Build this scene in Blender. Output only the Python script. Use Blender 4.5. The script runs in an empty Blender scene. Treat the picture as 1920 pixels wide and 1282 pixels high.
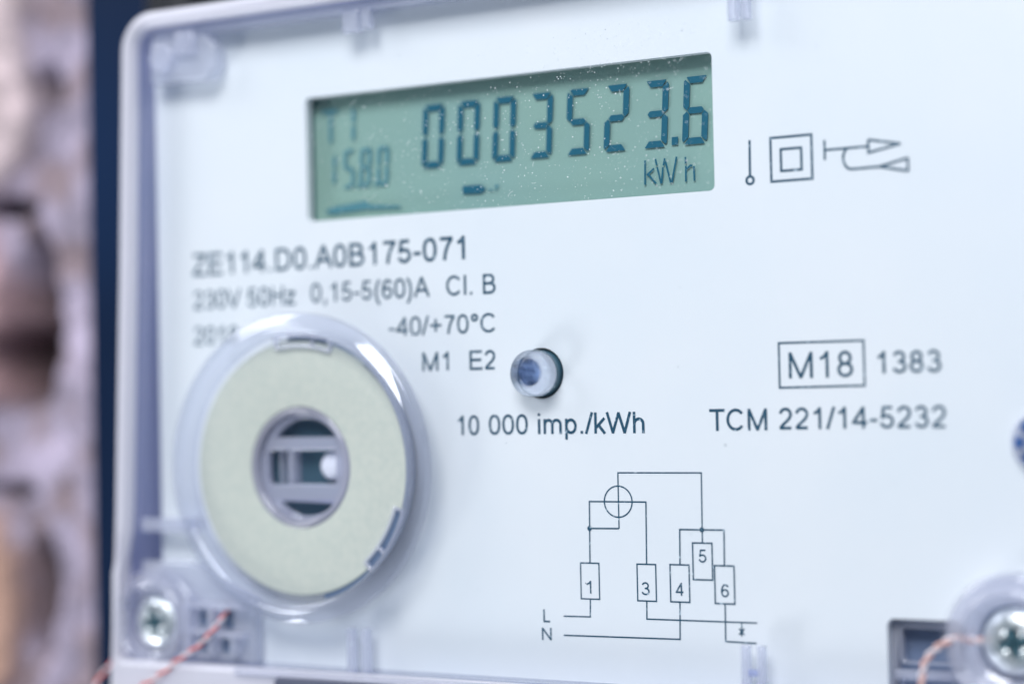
import bpy, bmesh, math, random
from mathutils import Vector, Matrix, noise
R = math.radians
MM = 0.001                       # everything below is written in millimetres on the meter's face
sc = bpy.context.scene
col = sc.collection
UPRIGHT = Matrix.Rotation(R(90), 4, 'X')   # face plane (x right, y up, z out) -> upright in the world

# ------------------------------------------------------------------ camera, world, lamps, exposure
cam = bpy.data.cameras.new('camera')
camo = bpy.data.objects.new('camera', cam)
col.objects.link(camo)
cam.sensor_fit = 'HORIZONTAL'; cam.sensor_width = 36.0
cam.lens = 69.19
cam.clip_start = 0.01; cam.clip_end = 20
_right = Vector((0.86552857, -0.02098691, -0.50041967))
_up = Vector((0.03237266, 0.9993767, 0.01407946))
_back = Vector((0.49981227, -0.02838609, 0.86566848))
m = Matrix((( _right.x, _up.x, _back.x, 98.10 * MM), (_right.y, _up.y, _back.y, -5.57 * MM),
            (_right.z, _up.z, _back.z, 169.91 * MM), (0, 0, 0, 1)))
camo.matrix_world = UPRIGHT @ m
cam.dof.use_dof = True
cam.dof.focus_distance = 0.1892
cam.dof.aperture_fstop = 8.8
cam.dof.aperture_blades = 0
sc.camera = camo

w = bpy.data.worlds.new('World'); sc.world = w; w.use_nodes = True
bg = w.node_tree.nodes['Background']
bg.inputs[0].default_value = (0.53, 0.74, 1.0, 1); bg.inputs[1].default_value = 0.20

def area(name, loc, target, size, size_y, power, color):
    l = bpy.data.lights.new(name, 'AREA'); l.shape = 'RECTANGLE'
    l.size = size * MM; l.size_y = size_y * MM; l.energy = power; l.color = color
    o = bpy.data.objects.new(name, l); col.objects.link(o)
    loc = Vector(loc); d = Vector(target) - loc
    o.matrix_world = UPRIGHT @ (Matrix.Translation(loc * MM) @ d.to_track_quat('-Z', 'Y').to_matrix().to_4x4())
    return o
area('key_lamp', (90, 350, 400), (5, 5, 0), 300, 220, 3.7, (0.93, 0.95, 1.0))
area('side_lamp', (-430, 330, 230), (-10, 0, 0), 200, 240, 1.4, (0.93, 0.94, 1.0))
area('low_lamp', (-340, -320, 270), (-10, -10, 0), 150, 150, 1.25, (0.93, 0.95, 1.0))

sc.render.engine = 'CYCLES'
sc.cycles.use_denoising = True
sc.cycles.max_bounces = 12; sc.cycles.transmission_bounces = 12; sc.cycles.transparent_max_bounces = 24
sc.cycles.caustics_refractive = True; sc.cycles.caustics_reflective = True
sc.cycles.blur_glossy = 0.5
sc.cycles.sample_clamp_indirect = 6.0
vs = sc.view_settings
vs.view_transform = 'Standard'; vs.look = 'None'; vs.exposure = -0.21; vs.gamma = 1.0; vs.use_curve_mapping = False

# ------------------------------------------------------------------ materials
def new_mat(name):
    m = bpy.data.materials.new(name); m.use_nodes = True
    nt = m.node_tree; nt.nodes.clear()
    out = nt.nodes.new('ShaderNodeOutputMaterial')
    return m, nt, out
def N(nt, t, **kw):
    n = nt.nodes.new(t)
    for k, v in kw.items():
        if k.startswith('i_'):
            n.inputs[k[2:].replace('_', ' ')].default_value = v
        else: setattr(n, k, v)
    return n
def noise_tex(nt, scale, detail=3, rough=0.5, dist=0.0):
    tc = N(nt, 'ShaderNodeTexCoord'); n = N(nt, 'ShaderNodeTexNoise')
    n.inputs['Scale'].default_value = scale; n.inputs['Detail'].default_value = detail
    n.inputs['Roughness'].default_value = rough; n.inputs['Distortion'].default_value = dist
    nt.links.new(tc.outputs['Object'], n.inputs['Vector'])
    return n
def ramp(nt, src, stops):
    r = N(nt, 'ShaderNodeValToRGB')
    els = r.color_ramp.elements
    while len(els) < len(stops): els.new(0.5)
    for e, (p, c) in zip(els, stops):
        e.position = p; e.color = (*c, 1) if len(c) == 3 else c
    nt.links.new(src, r.inputs[0]); return r
def bump(nt, src, strength, dist):
    b = N(nt, 'ShaderNodeBump'); b.inputs['Strength'].default_value = strength; b.inputs['Distance'].default_value = dist
    nt.links.new(src, b.inputs['Height']); return b
def principled(name, color, rough=0.5, metal=0.0, spec=0.5, var=None, bmp=None, sss=0.0, coat=0.0):
    m, nt, out = new_mat(name)
    p = N(nt, 'ShaderNodeBsdfPrincipled')
    p.inputs['Base Color'].default_value = (*color, 1); p.inputs['Roughness'].default_value = rough
    p.inputs['Metallic'].default_value = metal; p.inputs['Specular IOR Level'].default_value = spec
    p.inputs['Coat Weight'].default_value = coat
    nt.links.new(p.outputs[0], out.inputs[0])
    if var:
        n = noise_tex(nt, var[0], var[3] if len(var) > 3 else 4)
        r = ramp(nt, n.outputs[0], [(var[4] if len(var) > 4 else 0.3, var[1]), (var[5] if len(var) > 5 else 0.7, var[2])])
        nt.links.new(r.outputs[0], p.inputs['Base Color'])
    if bmp:
        n2 = noise_tex(nt, bmp[0], 3); b = bump(nt, n2.outputs[0], bmp[1], bmp[2])
        nt.links.new(b.outputs[0], p.inputs['Normal'])
    return m

M = {}
M['plate'] = principled('white_label_plastic', (0.83, 0.86, 0.875), 0.42, var=(45, (0.80, 0.845, 0.872), (0.85, 0.873, 0.885), 6), bmp=(2600, 0.05, 0.00005))
# printed ink: dark blue green, with tiny dropouts where the print is worn
m_, nt, out = new_mat('printed_ink')
p = N(nt, 'ShaderNodeBsdfPrincipled'); p.inputs['Roughness'].default_value = 0.45
n = noise_tex(nt, 2600, 2); r = ramp(nt, n.outputs[0], [(0.0, (0.010, 0.066, 0.115)), (0.62, (0.013, 0.076, 0.13)), (0.70, (0.45, 0.56, 0.64))])
nt.links.new(r.outputs[0], p.inputs['Base Color']); nt.links.new(p.outputs[0], out.inputs[0]); M['ink'] = m_
M['lcd'] = principled('liquid_crystal_backing', (0.30, 0.465, 0.40), 0.6, var=(35, (0.285, 0.455, 0.415), (0.315, 0.475, 0.38)), spec=0.2)
M['segment'] = principled('liquid_crystal_segment', (0.016, 0.135, 0.20), 0.4, spec=0.3)
M['segment_faint'] = principled('faint_liquid_crystal_segment', (0.11, 0.30, 0.34), 0.4, spec=0.3)
M['bezel'] = principled('dark_teal_window_edge', (0.05, 0.17, 0.21), 0.5)

def schlick(nt, f0):
    lw = N(nt, 'ShaderNodeLayerWeight'); lw.inputs[0].default_value = 0.5
    pw = N(nt, 'ShaderNodeMath', operation='POWER'); pw.inputs[1].default_value = 5.0
    ma = N(nt, 'ShaderNodeMath', operation='MULTIPLY_ADD'); ma.inputs[1].default_value = 1 - f0; ma.inputs[2].default_value = f0
    nt.links.new(lw.outputs['Facing'], pw.inputs[0]); nt.links.new(pw.outputs[0], ma.inputs[0]); return ma
# thin clear sheet: lets light straight through and reflects a little at each face
def clear_sheet(name, tint, gloss):
    m, nt, out = new_mat(name)
    t = N(nt, 'ShaderNodeBsdfTransparent'); t.inputs[0].default_value = (*tint, 1)
    g = N(nt, 'ShaderNodeBsdfGlossy'); g.inputs['Roughness'].default_value = gloss
    f = schlick(nt, 0.025)
    x = N(nt, 'ShaderNodeMixShader')
    nt.links.new(f.outputs[0], x.inputs[0]); nt.links.new(t.outputs[0], x.inputs[1]); nt.links.new(g.outputs[0], x.inputs[2])
    nt.links.new(x.outputs[0], out.inputs[0]); return m
M['pane'] = clear_sheet('clear_polycarbonate_sheet', (0.985, 0.99, 0.995), 0.04)
# moulded clear plastic: glass-like, slightly cloudy inside
def moulded(name, cloud, color, rough, see, bmp=None, f0=0.05, gloss=0.08):
    """cloud = share of light scattered in the plastic; see = share of the rest that passes straight through"""
    m, nt, out = new_mat(name)
    g = N(nt, 'ShaderNodeBsdfGlass'); g.inputs['Color'].default_value = (0.93, 0.94, 1, 1); g.inputs['Roughness'].default_value = rough; g.inputs['IOR'].default_value = 1.5
    t = N(nt, 'ShaderNodeBsdfTransparent'); t.inputs[0].default_value = (0.93, 0.95, 1, 1)
    d = N(nt, 'ShaderNodeBsdfDiffuse'); d.inputs[0].default_value = (*color, 1)
    tr = N(nt, 'ShaderNodeBsdfTranslucent'); tr.inputs[0].default_value = (*color, 1)
    a = N(nt, 'ShaderNodeMixShader'); a.inputs[0].default_value = see
    nt.links.new(g.outputs[0], a.inputs[1]); nt.links.new(t.outputs[0], a.inputs[2])
    b = N(nt, 'ShaderNodeMixShader'); b.inputs[0].default_value = 0.28
    nt.links.new(d.outputs[0], b.inputs[1]); nt.links.new(tr.outputs[0], b.inputs[2])
    c = N(nt, 'ShaderNodeMixShader'); c.inputs[0].default_value = cloud
    nt.links.new(a.outputs[0], c.inputs[1]); nt.links.new(b.outputs[0], c.inputs[2])
    gl = N(nt, 'ShaderNodeBsdfGlossy'); gl.inputs['Roughness'].default_value = gloss
    f = schlick(nt, f0)
    e = N(nt, 'ShaderNodeMixShader')
    nt.links.new(f.outputs[0], e.inputs[0]); nt.links.new(c.outputs[0], e.inputs[1]); nt.links.new(gl.outputs[0], e.inputs[2])
    if bmp:
        n2 = noise_tex(nt, bmp[0], 3); bp = bump(nt, n2.outputs[0], bmp[1], bmp[2])
        for q in (g, gl, d): nt.links.new(bp.outputs[0], q.inputs['Normal'])
    nt.links.new(e.outputs[0], out.inputs[0]); return m
M['rim'] = moulded('cloudy_clear_plastic', 0.68, (0.97, 0.95, 0.99), 0.08, 0.75)
M['side'] = moulded('shaded_clear_plastic_wall', 0.45, (0.54, 0.59, 0.86), 0.1, 0.85)  # same plastic as the rim, with its shade tinted in
M['insert'] = moulded('cloudy_plastic_insert', 0.40, (0.86, 0.86, 0.98), 0.05, 0.65, f0=0.08)
M['rib'] = moulded('clear_plastic_rib', 0.34, (0.92, 0.92, 0.99), 0.04, 0.8, f0=0.07)
M['ring'] = moulded('clear_plastic_ring', 0.10, (0.93, 0.93, 0.99), 0.0, 0.85, f0=0.08, gloss=0.05)
M['boss'] = moulded('clear_plastic_boss', 0.30, (0.92, 0.91, 0.99), 0.02, 0.8, f0=0.09, gloss=0.08)
M['block'] = moulded('clear_plastic_block', 0.36, (0.95, 0.95, 0.99), 0.05, 0.9, f0=0.06)
# light guide: solid clear rod with a pitted end
m_, nt, out = new_mat('light_guide_plastic')
g = N(nt, 'ShaderNodeBsdfGlass'); g.inputs['IOR'].default_value = 1.5; g.inputs['Roughness'].default_value = 0.0; g.inputs['Color'].default_value = (0.97, 0.985, 1, 1)
n2 = noise_tex(nt, 2200, 4, 0.7); bp = bump(nt, n2.outputs[0], 0.35, 0.0003); nt.links.new(bp.outputs[0], g.inputs['Normal'])
t_ = N(nt, 'ShaderNodeBsdfTransparent'); t_.inputs[0].default_value = (0.95, 0.97, 1, 1)
x_ = N(nt, 'ShaderNodeMixShader'); x_.inputs[0].default_value = 0.4
nt.links.new(g.outputs[0], x_.inputs[1]); nt.links.new(t_.outputs[0], x_.inputs[2]); nt.links.new(x_.outputs[0], out.inputs[0]); M['guide'] = m_
M['disc'] = principled('pale_yellow_green_port_disc', (0.52, 0.56, 0.50), 0.55, var=(1500, (0.49, 0.535, 0.48), (0.55, 0.58, 0.515)), bmp=(1500, 0.12, 0.00008))
M['guide_white'] = principled('white_guide_reflection', (0.88, 0.9, 0.95), 0.4)  # paints the white reflection in the light guide
M['guide_blue'] = principled('blue_guide_reflection', (0.03, 0.10, 0.30), 0.35, var=(1300, (0.006, 0.03, 0.11), (0.30, 0.42, 0.70), 5, 0.40, 0.66), bmp=(1500, 0.6, 0.0003))  # paints the blue reflection in the light guide, with paler flecks
M['hole_dark'] = principled('dark_teal_hole_band', (0.05, 0.13, 0.18), 0.3)  # dark colour for the shaded hole round the guide
M['dark'] = principled('dark_teal_interior', (0.035, 0.10, 0.13), 0.5)
M['well'] = principled('grey_teal_sensor_well', (0.055, 0.11, 0.15), 0.3)
M['slot'] = principled('blue_grey_slot_back', (0.17, 0.22, 0.33), 0.4)
M['facet'] = principled('deep_blue_plastic', (0.02, 0.07, 0.24), 0.25, var=(900, (0.012, 0.045, 0.16), (0.06, 0.15, 0.40)))
M['slate'] = principled('slate_blue_interior', (0.10, 0.15, 0.24), 0.45)
M['navy'] = principled('navy_painted_board', (0.006, 0.016, 0.05), 0.5, var=(14, (0.002, 0.006, 0.018), (0.005, 0.020, 0.062), 2), spec=0.12)
M['black'] = principled('black_corner_filler', (0.006, 0.007, 0.010), 0.5)
M['zinc'] = principled('zinc_plated_steel', (0.93, 0.97, 0.96), 0.3, metal=0.8, bmp=(600, 0.7, 0.0003))
M['housing'] = principled('grey_violet_housing', (0.36, 0.40, 0.56), 0.5)
M['terminal'] = principled('dark_violet_terminal_cover', (0.09, 0.10, 0.15), 0.4)
M['lens'] = principled('lens_highlight_white', (0.82, 0.83, 0.92), 0.2, coat=0.5)  # pale colour stands for the highlight on the sensor lens
M['red'] = principled('red_wire_strand', (0.78, 0.13, 0.09), 0.4)
M['white'] = principled('white_wire_strand', (0.85, 0.76, 0.78), 0.4)
M['pink'] = principled('pale_pink_wire_strand', (0.85, 0.56, 0.52), 0.4)
M['copper'] = principled('copper_wire_strand', (0.80, 0.46, 0.38), 0.35)
M['dust'] = principled('pale_dust', (0.85, 0.9, 0.9), 0.8)
M['grit'] = principled('dark_grit', (0.10, 0.14, 0.18), 0.8)

# ------------------------------------------------------------------ builders
def obj(name, me, mat=None, parent=None, **props):
    o = bpy.data.objects.new(name, me); col.objects.link(o)
    if mat is not None and me is not None:
        me.materials.clear(); me.materials.append(M[mat] if isinstance(mat, str) else mat)
    if parent is not None: o.parent = parent
    else: o.matrix_world = UPRIGHT
    for k, v in props.items(): o[k] = v
    return o
def mesh(verts, faces, smooth=False):
    me = bpy.data.meshes.new('m'); me.from_pydata([(x * MM, y * MM, z * MM) for x, y, z in verts], [], faces); me.update()
    if smooth: me.shade_smooth()
    return me
def thing(name, label, category, **props):
    o = bpy.data.objects.new(name, None); col.objects.link(o); o.matrix_world = UPRIGHT
    o.empty_display_size = 0.01
    o['label'] = label; o['category'] = category
    for k, v in props.items(): o[k] = v
    return o
def rrect(x0, y0, x1, y1, r, n=6):
    if r <= 0: return [(x0, y0), (x1, y0), (x1, y1), (x0, y1)]
    pts = []
    for cx, cy, a in ((x1 - r, y0 + r, -90), (x1 - r, y1 - r, 0), (x0 + r, y1 - r, 90), (x0 + r, y0 + r, 180)):
        for i in range(n + 1):
            t = R(a + 90 * i / n); pts.append((cx + r * math.cos(t), cy + r * math.sin(t)))
    return pts
def circle(cx, cy, r, n=64):
    return [(cx + r * math.cos(2 * math.pi * i / n), cy + r * math.sin(2 * math.pi * i / n)) for i in range(n)]
def rounded(poly, r, n=6):
    """round the corners of a polygon; r is a number or one per corner"""
    out = []; k = len(poly)
    for i in range(k):
        p = Vector(poly[i]); a = (Vector(poly[i - 1]) - p); b = (Vector(poly[(i + 1) % k]) - p)
        rr = r[i] if isinstance(r, (list, tuple)) else r
        if rr <= 0: out.append(tuple(p)); continue
        a.normalize(); b.normalize()
        ang = a.angle(b); d = rr / math.tan(ang / 2)
        c = p + (a + b).normalized() * (rr / math.sin(ang / 2))
        s = p + a * d - c; e = p + b * d - c
        a0 = math.atan2(s.y, s.x); a1 = math.atan2(e.y, e.x)
        da = (a1 - a0 + math.pi) % (2 * math.pi) - math.pi
        for j in range(n + 1):
            t = a0 + da * j / n; out.append((c.x + rr * math.cos(t), c.y + rr * math.sin(t)))
    return out
def slab_mesh(loops, z0, z1, bevel=0.0, res=2):
    """a flat piece with any outline and holes, from z0 to z1, with rounded edges"""
    cu = bpy.data.curves.new('c', 'CURVE'); cu.dimensions = '2D'; cu.fill_mode = 'BOTH'
    for lp in loops:
        s = cu.splines.new('POLY'); s.points.add(len(lp) - 1); s.use_cyclic_u = True
        for q, (x, y) in zip(s.points, lp): q.co = (x, y, 0, 1)
    cu.extrude = max((z1 - z0) / 2 - bevel, 0.0); cu.bevel_depth = bevel; cu.bevel_resolution = res; cu.offset = -bevel
    o = bpy.data.objects.new('c', cu); col.objects.link(o)
    bpy.context.view_layer.update()
    me = bpy.data.meshes.new_from_object(o.evaluated_get(bpy.context.evaluated_depsgraph_get()))
    bpy.data.objects.remove(o); bpy.data.curves.remove(cu)
    zc = (z0 + z1) / 2
    for v in me.vertices: v.co = Vector((v.co.x * MM, v.co.y * MM, (v.co.z + zc) * MM))
    bm = bmesh.new(); bm.from_mesh(me)
    bmesh.ops.remove_doubles(bm, verts=bm.verts, dist=1e-7)
    bmesh.ops.recalc_face_normals(bm, faces=bm.faces); bm.to_mesh(me); bm.free()
    return me
def slab(name, loops, z0, z1, mat, parent, bevel=0.0, smooth=False, **props):
    me = slab_mesh(loops, z0, z1, bevel)
    if bevel: me.set_sharp_from_angle(angle=R(40))
    for pl in me.polygons: pl.use_smooth = bool(bevel or smooth) and abs(pl.normal.z) < 0.985
    return obj(name, me, mat, parent, **props)
def lathe_mesh(profile, cx, cy, n=72, closed=True):
    """profile: (r, z) points, revolved about the axis that leaves the face at (cx, cy)"""
    vs_, fs = [], []; k = len(profile)
    for i in range(n):
        t = 2 * math.pi * i / n; c, s = math.cos(t), math.sin(t)
        for r, z in profile: vs_.append((cx + r * c, cy + r * s, z))
    for i in range(n):
        j = (i + 1) % n
        for q in range(k if closed else k - 1):
            q2 = (q + 1) % k
            fs.append((i * k + q, j * k + q, j * k + q2, i * k + q2))
    me = mesh(vs_, fs)
    bm = bmesh.new(); bm.from_mesh(me); bmesh.ops.remove_doubles(bm, verts=bm.verts, dist=1e-8)
    bmesh.ops.dissolve_degenerate(bm, edges=bm.edges, dist=1e-9)
    bmesh.ops.recalc_face_normals(bm, faces=bm.faces); bm.to_mesh(me); bm.free()
    me.shade_smooth(); me.set_sharp_from_angle(angle=R(45))
    return me
def arc_profile(r0, r1, z0, z1, b, n=4):
    """closed ring section r0..r1, z0..z1 with rounded front edges of radius b"""
    pts = [(r0, z0), (r1, z0)]
    for i in range(n + 1):
        t = R(90 * i / n); pts.append((r1 - b + b * math.cos(t), z1 - b + b * math.sin(t)))
    for i in range(n + 1):
        t = R(90 + 90 * i / n); pts.append((r0 + b + b * math.cos(t), z1 - b + b * math.sin(t)))
    return pts
def box(name, x0, y0, z0, x1, y1, z1, mat, parent, bevel=0.15, **props):
    return slab(name, [[(x0, y0), (x1, y0), (x1, y1), (x0, y1)]], z0, z1, mat, parent, bevel, **props)
def tube(path, rad, n=8, radfn=None):
    pts = [Vector(p) for p in path]; vs_, fs = [], []
    up = Vector((0.13, 0.21, 0.97))
    for i, p in enumerate(pts):
        t = (pts[min(i + 1, len(pts) - 1)] - pts[max(i - 1, 0)]).normalized()
        a = t.cross(up).normalized(); b = t.cross(a)
        r = rad if radfn is None else radfn(i)
        for k in range(n):
            th = 2 * math.pi * k / n; vs_.append(tuple(p + (a * math.cos(th) + b * math.sin(th)) * r))
    for i in range(len(pts) - 1):
        for k in range(n):
            k2 = (k + 1) % n; fs.append((i * n + k, i * n + k2, (i + 1) * n + k2, (i + 1) * n + k))
    fs.append(tuple(range(n))[::-1]); fs.append(tuple((len(pts) - 1) * n + k for k in range(n)))
    return mesh(vs_, fs, True)
def spline(pts, per=12):
    """smooth path through the points"""
    P = [Vector(p) for p in pts]; out = []
    for i in range(len(P) - 1):
        a, b, c, d = P[max(i - 1, 0)], P[i], P[i + 1], P[min(i + 2, len(P) - 1)]
        for k in range(per):
            t = k / per
            out.append(0.5 * ((2 * b) + (c - a) * t + (2 * a - 5 * b + 4 * c - d) * t * t + (3 * b - a - 3 * c + d) * t ** 3))
    out.append(P[-1]); return out

# ------------------------------------------------------------------ lettering: strokes of even width, like the printed sans serif
def ell(cx, cy, rx, ry, a0, a1, n=None, e=2.0):
    n = n or max(4, int(abs(a1 - a0) / 12)); pts = []
    for i in range(n + 1):
        t = R(a0 + (a1 - a0) * i / n); c, s = math.cos(t), math.sin(t)
        pts.append((cx + rx * math.copysign(abs(c) ** (2 / e), c), cy + ry * math.copysign(abs(s) ** (2 / e), s)))
    return pts
h = 0.0625
def G(adv, *strokes): return adv, strokes
FONT = {
 '0': G(.777, ell(.388, .5, .265, .445, 90, 450, 40, 2.25)),
 '1': G(.777, [(.46, 0), (.46, 1.0)], [(.455, .95), (.40, .85), (.31, .775), (.19, .715)]),
 '2': G(.777, ell(.385, .695, .245, .245, 172, -20, 16) + [(.56, .50), (.45, .385), (.30, .26), (.19, .15), (.135, h)] + [(.655, h)]),
 '3': G(.777, ell(.375, .725, .215, .215, 165, -80, 16) + [(.33, .515)], [(.33, .515), (.40, .515)] + ell(.385, .29, .255, .232, 80, -165, 18)),
 '4': G(.777, [(.545, 0), (.545, .99)], [(.56, .965), (.09, .295), (.09, .27), (.72, .27)]),
 '5': G(.777, [(.625, .935), (.235, .935), (.165, .465)] + ell(.375, .315, .265, .255, 142, -165, 20)),
 '6': G(.777, ell(.395, .31, .25, .25, 90, 450, 28), ell(.42, .50, .285, .44, 40, 100, 6) + ell(.43, .42, .29, .52, 105, 205, 8)),
 '7': G(.777, [(.115, .93), (.655, .93), (.655, .88), (.52, .70), (.42, .48), (.355, .25), (.325, 0)]),
 '8': G(.777, ell(.385, .725, .205, .21, 90, 450, 28), ell(.385, .29, .25, .23, 90, 450, 30)),
 '9': G(.777, ell(.38, .69, .25, .25, 90, 450, 28)),
 'A': G(.93, [(.05, 0), (.465, .99), (.88, 0)], [(.17, .34), (.76, .34)]),
 'B': G(.93, [(.17, h), (.17, .9375), (.50, .9375)] + ell(.50, .735, .225, .2025, 90, -90, 12) + [(.17, .5325)], [(.17, .5325), (.53, .5325)] + ell(.53, .2975, .255, .235, 90, -90, 12) + [(.17, h), (.17, .1)]),
 'C': G(1.01, ell(.51, .5, .40, .445, 38, 322, 36)),
 'D': G(1.01, [(.175, .1), (.175, .9375), (.46, .9375)] + ell(.46, .5, .395, .4375, 90, -90, 22, 2.2) + [(.175, h), (.175, .1)]),
 'E': G(.93, [(.85, .9375), (.175, .9375), (.175, h), (.87, h)], [(.175, .515), (.80, .515)]),
 'H': G(1.01, [(.175, 0), (.175, 1)], [(.835, 0), (.835, 1)], [(.175, .535), (.835, .535)]),
 'L': G(.777, [(.165, 1), (.165, h), (.73, h)]),
 'M': G(1.163, [(.165, 0), (.165, .965), (.58, .03), (1.0, .965), (1.0, 0)]),
 'N': G(1.01, [(.17, 0), (.17, .96), (.835, .04), (.835, 1)]),
 'T': G(.853, [(.03, .9375), (.82, .9375)], [(.425, .93), (.425, 0)]),
 'V': G(.93, [(.045, 1), (.465, .02), (.885, 1)]),
 'W': G(1.318, [(.06, 1), (.355, .03), (.66, .96), (.965, .03), (1.26, 1)]),
 'Z': G(.853, [(.08, .9375), (.77, .9375), (.09, h), (.80, h)]),
 'h': G(.777, [(.15, 0), (.15, 1)], [(.155, .42)] + ell(.385, .44, .225, .225, 165, 0, 12) + [(.61, 0)]),
 'i': G(.31, [(.155, 0), (.155, .725)], [(.155, .875), (.155, 1)]),
 'k': G(.698, [(.15, 0), (.15, 1)], [(.62, .725), (.17, .27)], [(.30, .41), (.64, 0)]),
 'l': G(.31, [(.155, 0), (.155, 1)]),
 'm': G(1.163, [(.15, 0), (.15, .725)], [(.155, .42)] + ell(.36, .46, .20, .205, 160, 0, 10) + [(.56, 0)], [(.565, .42)] + ell(.785, .46, .215, .205, 160, 0, 10) + [(1.0, 0)]),
 'p': G(.777, [(.15, -.275), (.15, .725)], ell(.395, .36, .245, .305, 180, 540, 30)),
 'z': G(.698, [(.07, .665), (.60, .665), (.08, h), (.64, h)]),
 '.': G(.388, [(.195, 0), (.195, .135)]),
 ',': G(.388, [(.205, .135), (.20, 0), (.15, -.17)]),
 '-': G(.465, [(.06, .37), (.41, .37)]),
 '/': G(.388, [(.03, -.01), (.36, 1.01)]),
 '+': G(.816, [(.08, .48), (.74, .48)], [(.41, .15), (.41, .81)]),
 '(': G(.465, ell(.55, .36, .37, .68, 112, 248, 14)),
 ')': G(.465, ell(-.09, .36, .37, .68, 68, -68, 14)),
 '°': G(.559, ell(.28, .80, .145, .145, 90, 450, 20)),
 ' ': G(.388),
}
def stroke_quads(pts, wd, z, vs_, fs, closed=None):
    pts = [Vector(p) for p in pts]
    q = [pts[0]]
    for p in pts[1:]:
        if (p - q[-1]).length > 1e-4: q.append(p)
    pts = q
    for i in range(1, len(pts) - 1):
        d1 = (pts[i] - pts[i - 1]).normalized(); d2 = (pts[i + 1] - pts[i]).normalized()
        if d1.dot(d2) < -0.2:
            e = wd * 0.18
            stroke_quads(pts[:i] + [pts[i] + d1 * e], wd, z, vs_, fs, False)
            stroke_quads([pts[i] - d2 * e] + pts[i + 1:], wd, z + 0.004, vs_, fs, False)
            return
    if closed is None: closed = len(pts) > 3 and (pts[0] - pts[-1]).length < 1e-3
    if closed: pts = pts[:-1]
    k = len(pts); base = len(vs_)
    for i in range(k):
        a = pts[i - 1] if (i > 0 or closed) else None
        b = pts[(i + 1) % k] if (i < k - 1 or closed) else None
        d1 = (pts[i] - a).normalized() if a is not None else None
        d2 = (b - pts[i]).normalized() if b is not None else None
        if d1 is None: d1 = d2
        if d2 is None: d2 = d1
        n1 = Vector((-d1.y, d1.x)); n2 = Vector((-d2.y, d2.x)); mt = n1 + n2
        if mt.length < 1e-5: mt = n1
        mt.normalize(); s = min(1 / max(mt.dot(n1), 0.3), 2.2)
        for sg in (1, -1):
            v = pts[i] + mt * (sg * wd / 2 * s); vs_.append((v.x, v.y, z))
    for i in range(k if closed else k - 1):
        j = (i + 1) % k
        fs.append((base + 2 * i, base + 2 * i + 1, base + 2 * j + 1, base + 2 * j))
INK_Z = 0.02
def lettering(name, text, x0, y0, x1, cap, parent, weight=0.145, z=INK_Z, mat='ink', tilt=0.0, label=None):
    """one printed line: text from x0 to x1 on base line y0 with capitals of height cap"""
    xs = 0.0; pos = []
    for ch in text:
        pos.append(xs); xs += FONT[ch][0]
    mn, mx = 9e9, -9e9
    for ch, px in zip(text, pos):
        for s in FONT[ch][1]:
            for x, y in s: mn = min(mn, px + x - weight / 2); mx = max(mx, px + x + weight / 2)
    f = (x1 - x0) / (mx - mn); vs_, fs = [], []
    for ch, px in zip(text, pos):
        for si, s in enumerate(FONT[ch][1]):
            pts = [(x0 + (px + x - mn) * f, y0 + y * cap + tilt * (px + x - mn) * f) for x, y in s]
            stroke_quads(pts, weight * cap * 0.96, z + 0.008 * si, vs_, fs)
    o = obj(name, mesh(vs_, fs), mat, parent)
    if label: o['label'] = label
    return o
def linework(name, paths, wd, parent, mat='ink', z=INK_Z, dots=()):
    vs_, fs = [], []
    for i, p in enumerate(paths): stroke_quads(p, wd, z + 0.006 * (i % 5), vs_, fs)
    for (cx, cy, r) in dots:
        b = len(vs_); vs_ += [(x, y, z + 0.032) for x, y in circle(cx, cy, r, 20)]; fs.append(tuple(range(b, b + 20)))
    return obj(name, mesh(vs_, fs), mat, parent)

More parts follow.
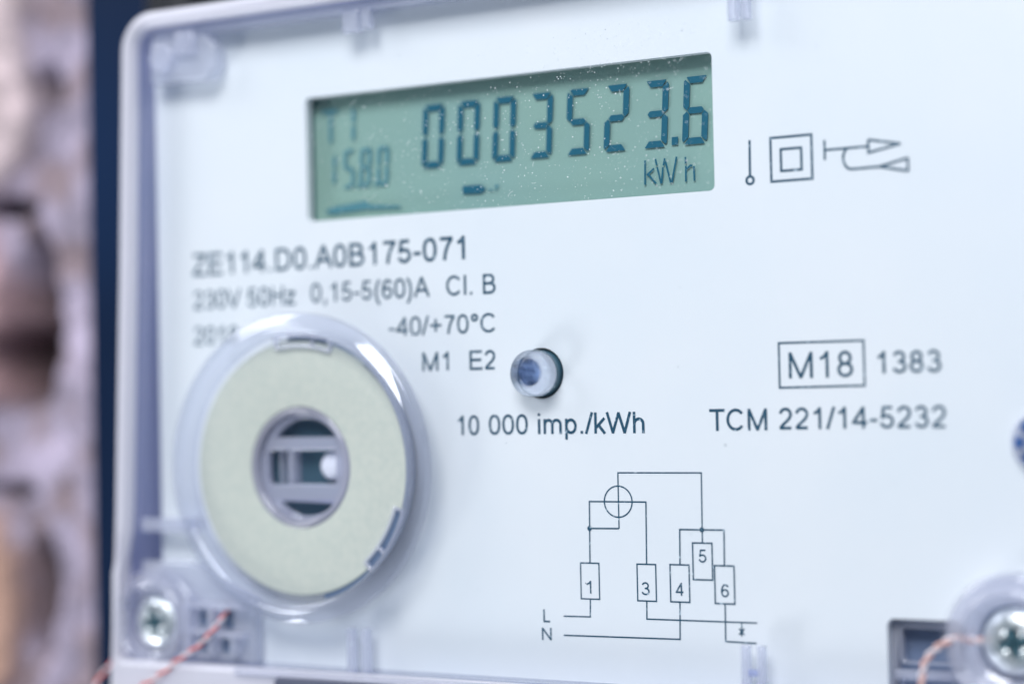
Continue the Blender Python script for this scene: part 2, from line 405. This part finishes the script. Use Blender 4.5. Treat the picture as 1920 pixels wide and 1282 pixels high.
# ------------------------------------------------------------------ the setting: rough wall and navy board behind the meter
rnd = random.Random(5)
def sm(a, b, x):
    t = min(max((x - a) / (b - a), 0), 1); return t * t * (3 - 2 * t)
def blob(x, y, cx, cy, rx, ry, p=2.0):
    return max(0.0, 1 - (abs((x - cx) / rx) ** p + abs((y - cy) / ry) ** p))
vs_, fs, cols = [], [], []
X0, X1, Y0, Y1, ST = -150.0, -60.0, -75.0, 85.0, 0.75
nx, ny = int((X1 - X0) / ST) + 1, int((Y1 - Y0) / ST) + 1
for j in range(ny):
    for i in range(nx):
        x, y = X0 + i * ST, Y0 + j * ST
        wx = x + 1.5 * noise.noise(Vector((x * .12, y * .12, 3))); wy = y + 2.0 * noise.noise(Vector((x * .12, y * .12, 9)))
        z = -36 + 1.6 * noise.noise(Vector((x * .10, y * .07, 0))) + 0.9 * noise.noise(Vector((x * .3, y * .25, 5))) + 0.45 * noise.noise(Vector((x * .8, y * .8, 7)))
        c = Vector((0.53, 0.46, 0.58)) * (0.85 + 0.5 * noise.noise(Vector((x * .16, y * .13, 11))))
        k = sm(-0.05, 0.30, noise.noise(Vector((x * .21, y * .17, 21)))); c = c.lerp(Vector((0.30, 0.21, 0.20)), k * 0.7)
        # pale stone upper left, a tawny one below, a pinkish one between
        for cx, cy, rx, ry, hh, cc in ((-109, 44, 13.5, 21, 4, (0.74, 0.60, 0.60)), (-113, 8, 12.5, 15, 4, (0.62, 0.40, 0.40)), (-112, -33, 13, 14, 4, (0.62, 0.38, 0.28)), (-128, 20, 13, 24, 5, (0.42, 0.36, 0.38)), (-130, -30, 14, 22, 4, (0.45, 0.37, 0.36)), (-110, 76, 16, 12, 4, (0.45, 0.38, 0.4)), (-110, -62, 18, 14, 4, (0.4, 0.33, 0.34))):
            b = blob(wx, wy, cx, cy, rx, ry, 3.2)
            k = sm(0, 0.35, b); z += hh * k
            c = c.lerp(Vector(cc) * (0.92 + 0.35 * noise.noise(Vector((x * .25, y * .25, 2)))), k)
        # deep cavities, their shade also mixed into the colour
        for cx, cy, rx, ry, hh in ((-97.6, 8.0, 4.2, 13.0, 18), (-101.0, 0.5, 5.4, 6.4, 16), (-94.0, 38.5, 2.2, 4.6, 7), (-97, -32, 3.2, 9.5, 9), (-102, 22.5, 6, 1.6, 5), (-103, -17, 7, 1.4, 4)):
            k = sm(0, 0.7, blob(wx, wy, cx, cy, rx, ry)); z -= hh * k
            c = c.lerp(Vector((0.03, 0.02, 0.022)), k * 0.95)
        vs_.append((x, y, z)); cols.append(c)
for j in range(ny - 1):
    for i in range(nx - 1):
        a = j * nx + i; fs.append((a, a + 1, a + nx + 1, a + nx))
wall_me = mesh(vs_, fs, True)
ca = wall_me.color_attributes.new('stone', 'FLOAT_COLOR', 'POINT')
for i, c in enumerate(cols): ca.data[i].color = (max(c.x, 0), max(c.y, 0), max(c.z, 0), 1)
m_, nt, out = new_mat('rough_stone_and_mortar')
p = N(nt, 'ShaderNodeBsdfPrincipled'); p.inputs['Roughness'].default_value = 0.7
at = N(nt, 'ShaderNodeVertexColor', layer_name='stone')
n1 = noise_tex(nt, 900, 4, 0.65); r1 = ramp(nt, n1.outputs[0], [(0.3, (0.6, 0.6, 0.62)), (0.7, (1.25, 1.22, 1.22))])
mx = N(nt, 'ShaderNodeMix', data_type='RGBA', blend_type='MULTIPLY'); mx.inputs[0].default_value = 1.0
nt.links.new(at.outputs[0], mx.inputs[6]); nt.links.new(r1.outputs[0], mx.inputs[7]); nt.links.new(mx.outputs[2], p.inputs['Base Color'])
b_ = bump(nt, n1.outputs[0], 0.8, 0.0006); nt.links.new(b_.outputs[0], p.inputs['Normal']); nt.links.new(p.outputs[0], out.inputs[0])
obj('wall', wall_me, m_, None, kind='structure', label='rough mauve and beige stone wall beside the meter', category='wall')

board = thing('mounting_board', 'dark navy mounting board behind the meter, beside the rough wall', 'mounting board')
slab('panel', [rrect(-80.2, -90, 75, 90, 2.0)], -34, -27, 'navy', board, 0.8)
filler = thing('dark_corner_filler', 'black cable added behind the top of the meter to darken the corner there', 'filler')
obj('filler_tube', tube(spline([(-58, 12, -21.5), (-58, 35, -21.3), (-58, 60, -21.3), (-58, 88, -21.5)]), 5.0, 20), 'black', filler)  # added black tube fills the dark corner above the meter

# ------------------------------------------------------------------ the meter
meter = thing('electricity_meter', 'pale electricity meter with clear cover, round optical port and green display', 'electricity meter')
# body behind the plate
slab('housing', [rrect(-46.2, -40, 57, 37.0, 3.0)], -27, -4.0, 'housing', meter, 0.8)
PX, PY = -24.2, -12.35           # axis of the optical port
GX, GY = 3.25, -3.2              # axis of the light guide
QX, QY = 52.7, -10.3            # centre of the seal button
# face plate with its openings
LCD = rrect(-24.75, 13.55, 22.4, 26.7, 0.55)
SLOT = rrect(38.2, -33.6, 45.3, -26.0, 0.7)
plate = slab('face_plate', [rrect(-45.3, -35.2, 57.5, 35.6, 0.8), LCD, circle(PX, PY, 12.6, 96), circle(GX, GY, 2.52, 64), SLOT], -1.0, 0.0, 'plate', meter)
# printing on the plate
lettering('printed_text', 'ZE114.D0.A0B175-071', -40.5, 8.55, -5.25, 2.38, plate, 0.165)
lettering('printed_text', '230V 50Hz', -40.3, 4.85, -26.4, 2.03, plate)
lettering('printed_text', '0,15-5(60)A', -24.5, 4.95, -9.55, 2.02, plate)
lettering('printed_text', 'Cl.', -7.6, 4.93, -4.5, 2.02, plate)
lettering('printed_text', 'B', -3.25, 4.92, -1.75, 2.0, plate)
lettering('printed_text', '2018', -40.35, 0.95, -34.2, 1.98, plate)
lettering('printed_text', '-40/+70°C', -14.8, 1.05, -1.87, 1.93, plate)
lettering('printed_text', 'M1', -10.65, -2.65, -7.45, 1.93, plate)
lettering('printed_text', 'E2', -5.0, -2.67, -1.9, 1.95, plate)
lettering('printed_text', '10', -6.6, -9.22, -4.0, 1.98, plate)
lettering('printed_text', '000', -2.9, -9.2, 1.63, 1.98, plate)
lettering('printed_text', 'imp./kWh', 2.75, -9.2, 14.5, 2.06, plate)
lettering('printed_text', 'M18', 29.4, -4.32, 35.65, 2.42, plate, 0.125)
lettering('printed_text', '1383', 37.85, -4.07, 43.85, 2.0, plate)
lettering('printed_text', 'TCM', 21.15, -9.06, 27.15, 2.04, plate)
lettering('printed_text', '221/14-5232', 28.3, -9.0, 44.2, 2.0, plate)
lettering('printed_letter', 'L', 2.92, -27.69, 3.75, 1.26, plate)
lettering('printed_letter', 'N', 2.7, -29.44, 3.83, 1.22, plate)
linework('printed_frame', [[(28.47, -5.15), (36.7, -5.12), (36.68, -1.05), (28.47, -1.03), (28.47, -5.15)]], 0.2, plate)
linework('printed_key_symbol', [[(26.06, 17.98), (26.02, 14.62)], ell(26.02, 14.24, .36, .36, 90, 450, 28)], 0.23, plate)
linework('printed_double_square', [rrect(28.15, 13.95, 32.18, 18.0, 0) + [(28.15, 13.95)], rrect(29.15, 14.87, 31.16, 16.88, 0) + [(29.15, 14.87)]], 0.23, plate)
linework('printed_arrow_symbol', [[(33.44, 17.38), (33.44, 15.55)], [(33.44, 16.46), (37.6, 16.46)], [(37.62, 17.06), (40.6, 16.46), (37.62, 15.88), (37.62, 17.06)],
          [(35.62, 16.44), (35.36, 16.2), (35.2, 15.75), (35.22, 15.3), (35.38, 14.92), (35.62, 14.64), (35.9, 14.52), (38.58, 14.55)], [(38.6, 14.55), (41.27, 15.12), (41.27, 13.97), (38.6, 14.55)]], 0.21, plate)
W_ = 0.135
linework('printed_wiring_diagram', [
    [(11.5, -18.37), (11.5, -13.0), (20.33, -13.0), (20.27, -19.6)],
    ell(11.47, -15.78, 1.5, 1.5, 90, 450, 48),
    [(8.25, -21.75), (8.33, -15.79), (14.45, -15.79), (14.37, -21.72)],
    [(8.3, -18.4), (11.5, -18.37)],
    [(17.9, -21.7), (17.95, -18.36), (22.52, -18.34), (22.48, -21.68)],
    rrect(7.2, -25.25, 9.22, -21.77, 0) + [(7.2, -25.25)], rrect(13.34, -25.24, 15.33, -21.74, 0) + [(13.34, -25.24)],
    rrect(16.84, -25.22, 18.83, -21.7, 0) + [(16.84, -25.22)], rrect(19.25, -23.05, 21.25, -19.6, 0) + [(19.25, -23.05)],
    rrect(21.46, -25.22, 23.45, -21.68, 0) + [(21.46, -25.22)],
    [(8.2, -25.25), (8.15, -26.98), (5.2, -27.02)],
    [(14.3, -25.25), (14.27, -26.96), (25.65, -26.9)],
    [(17.8, -25.22), (17.73, -28.74), (5.16, -28.88)],
    [(22.46, -25.22), (22.43, -28.74), (25.55, -28.78)],
    [(24.1, -26.95), (24.07, -28.2)], [(23.8, -27.5), (24.36, -28.05)], [(24.36, -27.5), (23.8, -28.05)]],
    W_, plate, dots=((8.29, -18.4, .24), (20.26, -18.35, .24)))
for ch, x0, x1, y in (('1', 7.72, 8.36, -24.72), ('3', 13.75, 14.65, -24.68), ('4', 17.38, 18.26, -24.63), ('5', 19.83, 20.66, -21.44), ('6', 22.06, 22.88, -24.62)):
    lettering('printed_digit', ch, x0, y, x1, 1.24, plate, 0.13)

# ------------------------------------------------------------------ display
disp = slab('display', [rrect(-26.5, 12.2, 24.0, 28.2, 0.4)], -2.9, -1.8, 'lcd', meter)
slab('window_frame', [rrect(-26.3, 12.4, 23.8, 28.0, 0.4), rrect(-24.95, 13.35, 22.6, 26.9, 0.5)], -1.78, -1.02, 'bezel', disp)
SEG = {'0': 'abcdef', '1': 'bc', '2': 'abged', '3': 'abgcd', '4': 'fgbc', '5': 'afgcd', '6': 'afgedc', '7': 'abc', '8': 'abcdefg', '9': 'abcdfg'}
def digit_mesh(ch, x, y, wd, ht, t, gap, slant, z):
    hm = ht / 2; c = t * 0.62; g = gap / 2
    # every bar a chamfered plate; coordinates before the slant
    B = {
     'a': [(c * .75 + g, ht), (wd - c * .75 - g, ht), (wd - c * .55 - g, ht - c * .12), (wd - t - g, ht - t), (t + g, ht - t), (c * .55 + g, ht - c * .12)],
     'd': [(c * .55 + g, c * .12), (t + g, t), (wd - t - g, t), (wd - c * .55 - g, c * .12), (wd - c * .75 - g, 0), (c * .75 + g, 0)],
     'g': [(c + g, hm), (t + g, hm + t * .48), (wd - t - g, hm + t * .48), (wd - c - g, hm), (wd - t - g, hm - t * .48), (t + g, hm - t * .48)],
     'f': [(0, ht - c - g), (c * .32, ht - c * .5 - g), (t, ht - t - g), (t, hm + t * .5 + g), (c, hm + g), (0, hm + c * .85 + g)],
     'e': [(0, c + g), (0, hm - c * .85 - g), (c, hm - g), (t, hm - t * .5 - g), (t, t + g), (c * .32, c * .5 + g)],
    }
    B['b'] = [(wd - px, py) for px, py in B['f']]; B['c'] = [(wd - px, py) for px, py in B['e']]
    vs_, fs = [], []
    for s in SEG[ch]:
        k = len(vs_); n = len(B[s])
        for zz in (z, z - 0.04):
            vs_ += [(x + px + slant * (py - ht / 2), y + py, zz) for px, py in B[s]]
        fs.append(tuple(range(k, k + n))); fs.append(tuple(range(k + n, k + 2 * n))[::-1])
        for i in range(n): fs.append((k + i, k + (i + 1) % n, k + n + (i + 1) % n, k + n + i))
    me = mesh(vs_, fs)
    bm = bmesh.new(); bm.from_mesh(me); bmesh.ops.recalc_face_normals(bm, faces=bm.faces); bm.to_mesh(me); bm.free()
    return me
for i, ch in enumerate('00035236'):
    if ch == '0' and i < 3 or True:
        obj('digit', digit_mesh(ch, -10.95 + 4.245 * i, 18.36, 2.64, 6.5, 0.64, 0.11, 0.06, -1.25), 'segment', disp)
slab('decimal_point', [[(17.48, 18.45), (18.14, 18.45), (18.17, 19.22), (17.51, 19.22)]], -1.29, -1.25, 'segment', disp)
# small code at the left: T1 above 15.8.0
linework('tariff_text', [[(-23.6, 25.35), (-21.5, 25.35)], [(-22.45, 25.3), (-22.5, 22.0)], [(-19.5, 25.35), (-19.52, 23.9)], [(-19.56, 23.55), (-19.62, 22.1)]], 0.42, disp, 'segment_faint', -1.25)
for ch, x in (('1', -23.35), ('5', -20.95), ('8', -18.85), ('0', -16.65)):
    obj('small_digit', digit_mesh(ch, x, 17.0 if ch != '1' else 17.4, 1.45, 4.1 if ch != '1' else 3.4, 0.40, 0.06, 0.06, -1.25), 'segment_faint', disp)
for x in (-19.25, -17.05): slab('small_point', [[(x, 16.95), (x + .35, 16.95), (x + .35, 17.3), (x, 17.3)]], -1.29, -1.25, 'segment_faint', disp)
slab('phase_marker', [[(-23.5, 14.75), (-22.3, 15.15), (-18.0, 15.5), (-17.8, 15.1), (-13.8, 14.72), (-13.8, 14.48), (-18.2, 14.6), (-22.5, 14.35)]], -1.29, -1.25, 'segment_faint', disp)
slab('arrow_marker', [[(-6.2, 15.4), (-4.0, 15.33), (-3.4, 15.72), (-4.0, 16.18), (-6.2, 16.2)]], -1.29, -1.25, 'segment', disp)
linework('arrow_outline', [[(-3.1, 15.6), (-2.6, 15.6)], [(-2.4, 15.95), (-1.95, 16.0), (-2.3, 15.5)]], 0.16, disp, 'segment_faint', -1.25)
# stencil style unit, its strokes broken like on the display
linework('unit_text', [[(14.6, 17.2), (14.55, 14.83)], [(15.55, 16.35), (14.75, 15.75)], [(14.9, 15.85), (15.75, 14.85)],
    [(15.72, 17.25), (15.86, 16.65)], [(15.9, 16.45), (16.28, 14.83)], [(16.72, 17.25), (16.55, 16.55)], [(16.5, 16.4), (16.32, 14.85)], [(16.78, 16.95), (17.3, 14.85)], [(17.98, 17.3), (17.42, 14.85)],
    [(18.92, 17.2), (18.92, 16.55)], [(18.93, 16.35), (18.9, 14.83)], [(18.98, 16.05), (19.45, 16.35), (19.62, 16.3)], [(19.78, 16.25), (19.8, 14.85)]], 0.19, disp, 'segment', -1.25)
for c_ in disp.children:      # the characters lie just above the backing
    if not c_.name.startswith('window_frame'): c_.location = (-0.0002, -0.00004, -0.00035)
slab('display_glass', [rrect(-24.9, 13.4, 22.55, 26.85, 0.5)], -1.0 - 0.12, -1.0 - 0.02, 'pane', disp)

# ------------------------------------------------------------------ light guides
def guide(cx, cy, top):
    g = obj('light_guide', lathe_mesh([(0.0001, 0.85), (2.3, 0.85), (2.3, top - 0.35), (2.26, top - 0.18), (2.12, top), (1.8, top + 0.14), (1.3, top + 0.28), (0.7, top + 0.37), (0.0001, top + 0.4)], cx, cy, 64), 'guide', meter)
    obj('white_reflection', lathe_mesh([(0.0001, -1.4), (2.12, -1.4), (2.12, 0.78), (0.0001, 0.80)], cx, cy, 48), 'guide_white', g)  # added white body imitates the bright reflection inside the guide
    obj('blue_reflection', lathe_mesh([(0.0001, 0.805), (1.3, 0.805), (1.25, 0.84), (0.0001, 0.845)], cx - 0.78, cy + 0.1, 40), 'guide_blue', g)  # added blue disc imitates the dark reflection at the guide's left
    obj('dark_hole_band', lathe_mesh([(2.14, -3.6), (2.28, -3.6), (2.28, 0.83), (2.14, 0.83)], cx, cy, 64), 'hole_dark', g)  # added dark band stands for the shaded hole beside the guide
    obj('guide_seat', lathe_mesh([(2.55, -1.05), (3.4, -1.05), (3.4, -3.9), (0.0001, -3.9), (0.0001, -3.7), (2.55, -3.7)], cx, cy, 48), 'dark', g)
    return g
guide(GX, GY, 2.4)
# faceted blue seal button at the right
button = slab('seal_button', [circle(QX, QY, 2.7, 48)], 0.02, 0.7, 'rib', meter, 0.2, label='blue faceted seal button')
for a in (0, 52, 128, 180, 232, 308):
    w_, r0_, r1_ = (17, 1.25, 2.3) if a == 180 else (21, 0.55, 2.35)
    slab('facet', [[(QX + r_ * math.cos(R(a + t_)), QY + r_ * math.sin(R(a + t_))) for r_, t_ in ((r0_, 0), (r1_ * .8, -w_), (r1_, -w_ * .6), (r1_, w_ * .6), (r1_ * .8, w_))]], 0.72, 1.1, 'facet', button, 0.08)

# ------------------------------------------------------------------ optical port
port = obj('optical_port', lathe_mesh(arc_profile(6.35, 13.3, 2.55, 2.95, 0.12), PX, PY, 120), 'disc', meter, label='pale yellow green ring disc of the optical port')
obj('disc_gap_shade', lathe_mesh(arc_profile(6.4, 13.42, 1.5, 2.53, 0.1), PX, PY, 120), 'slate', port)  # added dark ring gives the gap beside the disc its shade
obj('port_well', lathe_mesh([(12.7, -1.1), (14.0, -1.1), (14.0, -3.9), (0.0001, -3.9), (0.0001, -3.5), (12.7, -3.5)], PX, PY, 96), 'slate', port)
obj('insert_wall', lathe_mesh(arc_profile(5.55, 6.3, 0.0, 3.05, 0.3, 5), PX, PY, 80), 'insert', port)
def moon(sign, r, chord):
    a = math.degrees(math.asin(chord / r)); return [(PX + 0.35 + x, PY + sign * y) for x, y in ell(0, 0, r, r, a, 180 - a, 24)]
slab('insert_floor', [circle(PX, PY, 5.5, 64), moon(1, 5.05, 3.15), moon(-1, 5.1, 3.55), rrect(PX - 4.6, PY - 1.75, PX + 4.1, PY + 1.75, 0.35)], 1.5, 2.3, 'insert', port, 0.12)
slab('sensor_well', [circle(PX, PY, 5.5, 64)], -0.3, 0.4, 'well', port)
box('divider', PX - 2.35, PY - 1.7, 0.45, PX - 1.55, PY + 1.7, 1.9, 'insert', port)
box('divider', PX - 3.75, PY - 1.7, 0.45, PX - 3.4, PY + 1.7, 1.5, 'rib', port)
obj('sensor_lens', lathe_mesh([(0.0001, 0.4), (1.5, 0.4), (1.5, 0.9), (1.3, 1.2), (0.9, 1.4), (0.4, 1.5), (0.0001, 1.52)], PX + 2.75, PY + 0.05, 32), 'lens', port)
obj('insert_lens', lathe_mesh([(0.0001, 2.4), (5.45, 2.4), (5.4, 2.6), (4.6, 2.85), (3.2, 3.1), (1.6, 3.25), (0.0001, 3.3)], PX, PY, 64), 'pane', port)
# raised clear ring of the cover round the port
cover = thing('cover', '', ''); del cover['label']; del cover['category']; cover.parent = meter; cover.matrix_parent_inverse.identity(); cover.matrix_basis.identity()
obj('port_ring', lathe_mesh([(13.95, 2.6), (16.12, 2.75), (16.1, 3.95), (16.05, 4.1), (15.9, 4.18), (15.6, 4.3), (15.2, 4.55), (14.9, 4.75), (14.6, 4.82), (14.35, 4.75), (14.15, 4.5), (14.02, 4.1), (13.95, 3.6)], PX, PY, 128), 'ring', cover)
def sector(r0, r1, a0, a1, n=10):
    return [(PX + r1 * math.cos(R(a0 + (a1 - a0) * i / n)), PY + r1 * math.sin(R(a0 + (a1 - a0) * i / n))) for i in range(n + 1)] + \
           [(PX + r0 * math.cos(R(a1 - (a1 - a0) * i / n)), PY + r0 * math.sin(R(a1 - (a1 - a0) * i / n))) for i in range(n + 1)]
for a in (-34, 86):
    slab('port_clip', [sector(12.55, 13.95, a - 16, a + 16), sector(12.85, 13.65, a - 14.5, a - 6), sector(12.85, 13.65, a - 4.5, a + 14.5)], 3.0, 3.5, 'rib', cover, 0.12)
    pad = (12.75, 13.9, a - 15.5, a + 15.5) if a < 0 else (13.3, 13.75, a - 12, a + 9)
    slab('port_clip_dark', [sector(*pad)], 2.97, 3.08, 'slate', cover)  # dark sheet added under the clip so its openings look dark
slab('port_dark_edge', [sector(13.36, 13.86, -78, -51, 14)], 2.3, 2.96, 'slate', cover)  # added dark arc imitates the dark edge seen through the clear ring
slab('port_dark_edge', [sector(13.36, 13.66, -17, 52, 30)], 2.3, 2.96, 'slate', cover)  # thinner added arc continues that dark edge up the right side
# ------------------------------------------------------------------ clear cover: front pane, rim, ribs, bosses
BLX, BLY = -44.7, -29.3          # screw bosses
BRX, BRY = 50.3, -27.4
slab('front_pane', [rrect(-44.4, -33.1, 58, 35.4, 1.0), circle(PX, PY, 16.05, 96), circle(BRX, BRY, 5.9, 48)], 2.7, 3.9, 'pane', cover)
OUT = rounded([(-50.2, -42), (60.5, -42), (60.5, 37.5), (-46.7, 37.5), (-47.6, 9.8), (-48.7, -17), (-49.3, -27)], [2, 2, 2, 4.2, 0, 0, 6], 10)
INN = rounded([(-48.4, -33.3), (58.2, -33.3), (58.2, 35.5), (-45.1, 35.7), (-45.8, 9.7), (-46.9, -19), (-48.2, -24)], [0.5, 1, 1, 2.2, 0, 0, 0], 8)
slab('rim', [OUT, INN], 2.3, 4.2, 'rim', cover, 0.7)
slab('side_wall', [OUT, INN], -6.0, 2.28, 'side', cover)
box('top_step', -43.6, 34.7, 0.4, 58, 35.45, 2.6, 'rib', cover, 0.2)
# top left corner block
slab('corner_block', [rounded([(-43.9, 29.7), (-36.2, 29.5), (-34.9, 30.6), (-34.9, 33.0), (-36.4, 34.6), (-43.9, 34.6)], [0.3, .6, .8, .6, .4, .3])], 0.5, 2.5, 'block', cover, 0.35)
slab('corner_boss', [circle(-41.6, 32.3, 1.6, 32)], 2.5, 3.6, 'rib', cover, 0.3)
box('corner_rib', -39.7, 32.4, 2.5, -37.2, 34.9, 3.5, 'rib', cover, 0.3)
# latches along the top and bottom
for x, y0, y1, wdt in ((-18.1, 32.5, 35.3, 1.9), (-15.7, 32.7, 35.3, 1.0), (25.2, 28.9, 35.3, 1.0), (26.6, 28.9, 35.3, 0.7)):
    box('latch', x, y0, 1.4, x + wdt, y1, 2.6, 'rib', cover, 0.2)
for x, y0, y1, wdt in ((-19.0, -33.6, -28.9, 0.75), (-17.2, -33.6, -28.9, 0.75), (25.0, -36, -28.7, 0.7), (26.6, -36, -28.7, 0.6)):
    box('latch', x, y0, 1.4, x + wdt, y1, 2.6, 'rib', cover, 0.2)
box('latch_bridge', 25.72, -31.5, 1.4, 26.58, -30.9, 2.6, 'side', cover, 0.15)
# bright bottom bead and the terminal cover below it
slab('terminal_cover', [rounded([(-24, -60), (61, -60), (61, -34.1), (-27, -34.1)], [1, 1, .5, .5])], 0.2, 4.6, 'terminal', meter, 0.35)
box('bottom_bead', -32, -34.05, 2.4, 58, -33.4, 4.75, 'rib', cover, 0.25)
# left side ribs and the corner with its screw boss
box('side_rib', -46.2, -19.4, 0.3, -39.2, -17.9, 2.6, 'rib', cover, 0.3)
slab('corner_base', [rounded([(-48.0, -33.2), (-31.2, -33.2), (-31.2, -26.3), (-36.5, -24.5), (-39.5, -22.6), (-46.6, -22.6)], [.3, .3, .6, 1.5, 1.0, .3])], 0.4, 2.0, 'block', cover, 0.3)
for x0, y0, x1, y1 in ((-39.6, -32.2, -38.9, -26.2), (-38.8, -27.4, -31.6, -26.7), (-36.4, -32.2, -35.7, -27.5), (-38.8, -30.2, -36.5, -29.6), (-35.6, -30.4, -31.7, -29.8), (-33.4, -32.2, -32.7, -30.5)):
    box('seal_rib', x0, y0, 2.0, x1, y1, 3.6, 'rib', cover, 0.18)
for x0, y0, x1, y1 in ((-38.4, -29.4, -37.0, -27.7), (-35.2, -29.6, -34.0, -27.7), (-38.4, -32.1, -37.0, -30.5), (-35.4, -32.1, -33.7, -30.7)):
    box('seal_pocket', x0, y0, 1.7, x1, y1, 2.15, 'slate', cover, 0.05)
def boss(cx, cy, z):
    prof = [(3.25, 0.3), (5.9, 0.3)] + [(5.9 - .5 + .5 * math.cos(R(a)), z - 1.7 + .5 * math.sin(R(a))) for a in (0, 30, 60, 90)] + \
           [(5.0, z - 1.15), (4.8, z - .7)] + [(4.3 + .5 * math.cos(R(a)), z - .5 + .5 * math.sin(R(a))) for a in (0, 30, 60, 90, 120, 150, 180)] + [(3.6, z - 1.3), (3.25, z - 1.5)]
    obj('screw_boss', lathe_mesh(prof, cx, cy, 80), 'boss', cover)
    obj('boss_cup', lathe_mesh([(0.0001, -0.5), (3.2, -0.5), (3.2, 1.3), (3.0, 1.3), (3.0, 0.1), (0.0001, 0.1)], cx, cy, 48), 'slate', cover)
    s = obj('screw', lathe_mesh([(0.0001, 0.2), (2.9, 0.2), (2.95, 1.5), (2.85, 1.9), (2.5, 2.25), (1.7, 2.5), (1.35, 2.52), (1.1, 1.6), (0.0001, 1.4)], cx, cy, 48), 'zinc', meter)
    for a in (20, 110):
        c_, s_ = math.cos(R(a)), math.sin(R(a))
        q = [(-2.0, -.32), (2.0, -.32), (2.0, .32), (-2.0, .32)]
        slab('recess_shade', [[(cx + x * c_ - y * s_, cy + x * s_ + y * c_) for x, y in q]], 2.0, 2.46, 'dark', s, 0.03)  # dark bars stand in for the shade of the cross recess
    for a in (50, 140, 230, 320):
        c_, s_ = math.cos(R(a)), math.sin(R(a))
        obj('recess_land', lathe_mesh([(0.0001, 1.35), (0.5, 1.4), (0.42, 2.3), (0.25, 2.5), (0.0001, 2.55)], cx + 1.15 * c_, cy + 1.15 * s_, 14), 'zinc', s)
boss(BLX, BLY, 3.6)
boss(BRX, BRY, 4.2)
# seal slot at the right
slab('slot_frame', [rrect(38.1, -33.7, 45.4, -25.9, 0.7), rrect(39.2, -29.9, 45.0, -27.0, 0.4), rrect(39.2, -33.4, 45.0, -31.4, 0.3)], -2.3, -1.05, 'rib', cover, 0.2)
slab('slot_back', [rrect(38.0, -34, 45.6, -25.8, 0.7)], -3.9, -2.9, 'slot', cover)
box('slot_bar', 38.9, -31.4, -1.0, 46.5, -30.5, 0.2, 'rib', cover, 0.25)

# ------------------------------------------------------------------ sealing wires: two twisted strands each
def seal_wire(name, pts, label, mats, rad, pitch):
    t = thing(name, label, 'wire', group='sealing wires at the screw bosses')
    path = spline(pts, 40)
    acc = 0.0
    strands = [[], []]
    for i, p_ in enumerate(path):
        if i: acc += (p_ - path[i - 1]).length
        d = (path[min(i + 1, len(path) - 1)] - path[max(i - 1, 0)]).normalized()
        a = d.cross(Vector((.2, .1, .97))).normalized(); b = d.cross(a)
        for k in (0, 1):
            th = 2 * math.pi * acc / pitch + math.pi * k
            strands[k].append(p_ + (a * math.cos(th) + b * math.sin(th)) * rad)
    for k in (0, 1): obj('strand', tube(strands[k], rad * 0.98, 8), mats[k], t)
seal_wire('sealing_wire', [(-35.0, -27.2, 0.9), (-34.8, -28.6, 3.2), (-36.6, -31.0, 4.3), (-39.6, -32.9, 4.6), (-41.8, -34.5, 4.8), (-44.1, -35.8, 5.0), (-48, -38.3, 5.2), (-52.6, -39.2, 3.5), (-54.2, -36.5, 1.0), (-52.6, -33.6, -1.0), (-50.8, -31.0, -3.0)],
          'thin twisted red sealing wire below the left screw', ('red', 'white'), 0.145, 2.5)
seal_wire('sealing_wire', [(47.6, -27.3, 2.6), (46.2, -27.2, 2.9), (45.2, -27.15, 3.2), (44.0, -27.85, 3.5), (42.9, -29.1, 3.7), (42.5, -31.2, 3.8), (42.6, -34, 3.8), (43.5, -38, 3.6)],
          'copper coloured sealing wire crossing the slot at lower right', ('copper', 'white'), 0.17, 2.0)

# ------------------------------------------------------------------ dust on the cover
rnd = random.Random(11)
def dust_mesh(points, z):
    vs_, fs = [], []
    for x, y, s, fibre in points:
        a = rnd.random() * 6.28
        if fibre:
            bend = rnd.uniform(-1.2, 1.2); pts = []; px, py = x, y
            for i in range(6):
                pts.append((px, py)); px += math.cos(a) * fibre / 5; py += math.sin(a) * fibre / 5; a += bend / 5
            stroke_quads(pts, 0.028, z + 0.02, vs_, fs, False)
        else:
            k = len(vs_); ring = [(x + s * rnd.uniform(.6, 1.3) * math.cos(a + j * 1.257), y + s * rnd.uniform(.6, 1.3) * math.sin(a + j * 1.257), z + 0.004) for j in range(5)]
            vs_ += ring + [(x, y, z + s)]
            for j in range(5): fs.append((k + j, k + (j + 1) % 5, k + 5))
    return mesh(vs_, fs)
pts = []
for _ in range(3400):
    u = rnd.random()
    if u < 0.55: x, y = rnd.uniform(-24, 26), rnd.uniform(12, 29)
    elif u < 0.72: x, y = rnd.gauss(15, 6), rnd.gauss(27.5, 1.4)
    else: x, y = rnd.uniform(-43, 52), rnd.uniform(-31, 34)
    if (x - PX) ** 2 + (y - PY) ** 2 < 16.6 ** 2 or abs(x - GX) < 3.6 and abs(y - GY) < 3.6: continue
    if not (-44 < x < 60 and -32 < y < 35) or (x - BRX) ** 2 + (y - BRY) ** 2 < 37: continue
    s = 0.022 + 0.055 * rnd.random() ** 3
    pts.append((x, y, s, rnd.uniform(.3, .9) if rnd.random() < 0.012 else 0))
obj('dust', dust_mesh(pts, 3.9), 'dust', None, kind='stuff', label='fine pale dust and lint lying on the clear cover', category='dust')
pts = [(rnd.uniform(-20, 46), rnd.uniform(-31, 34), 0.03 + 0.03 * rnd.random(), 0) for _ in range(70)] + [(13.2, 29.2, .05, 0), (13.4, 28.3, .05, 0), (21.2, 28.2, .05, 0), (24.6, -10.3, .1, 0)]
pts = [q for q in pts if (q[0] - PX) ** 2 + (q[1] - PY) ** 2 > 300 and math.hypot(q[0] - GX, q[1] - GY) > 4]
obj('grit', dust_mesh(pts, 3.9), 'grit', None, kind='stuff', label='sparse dark specks of grit on the clear cover', category='grit')
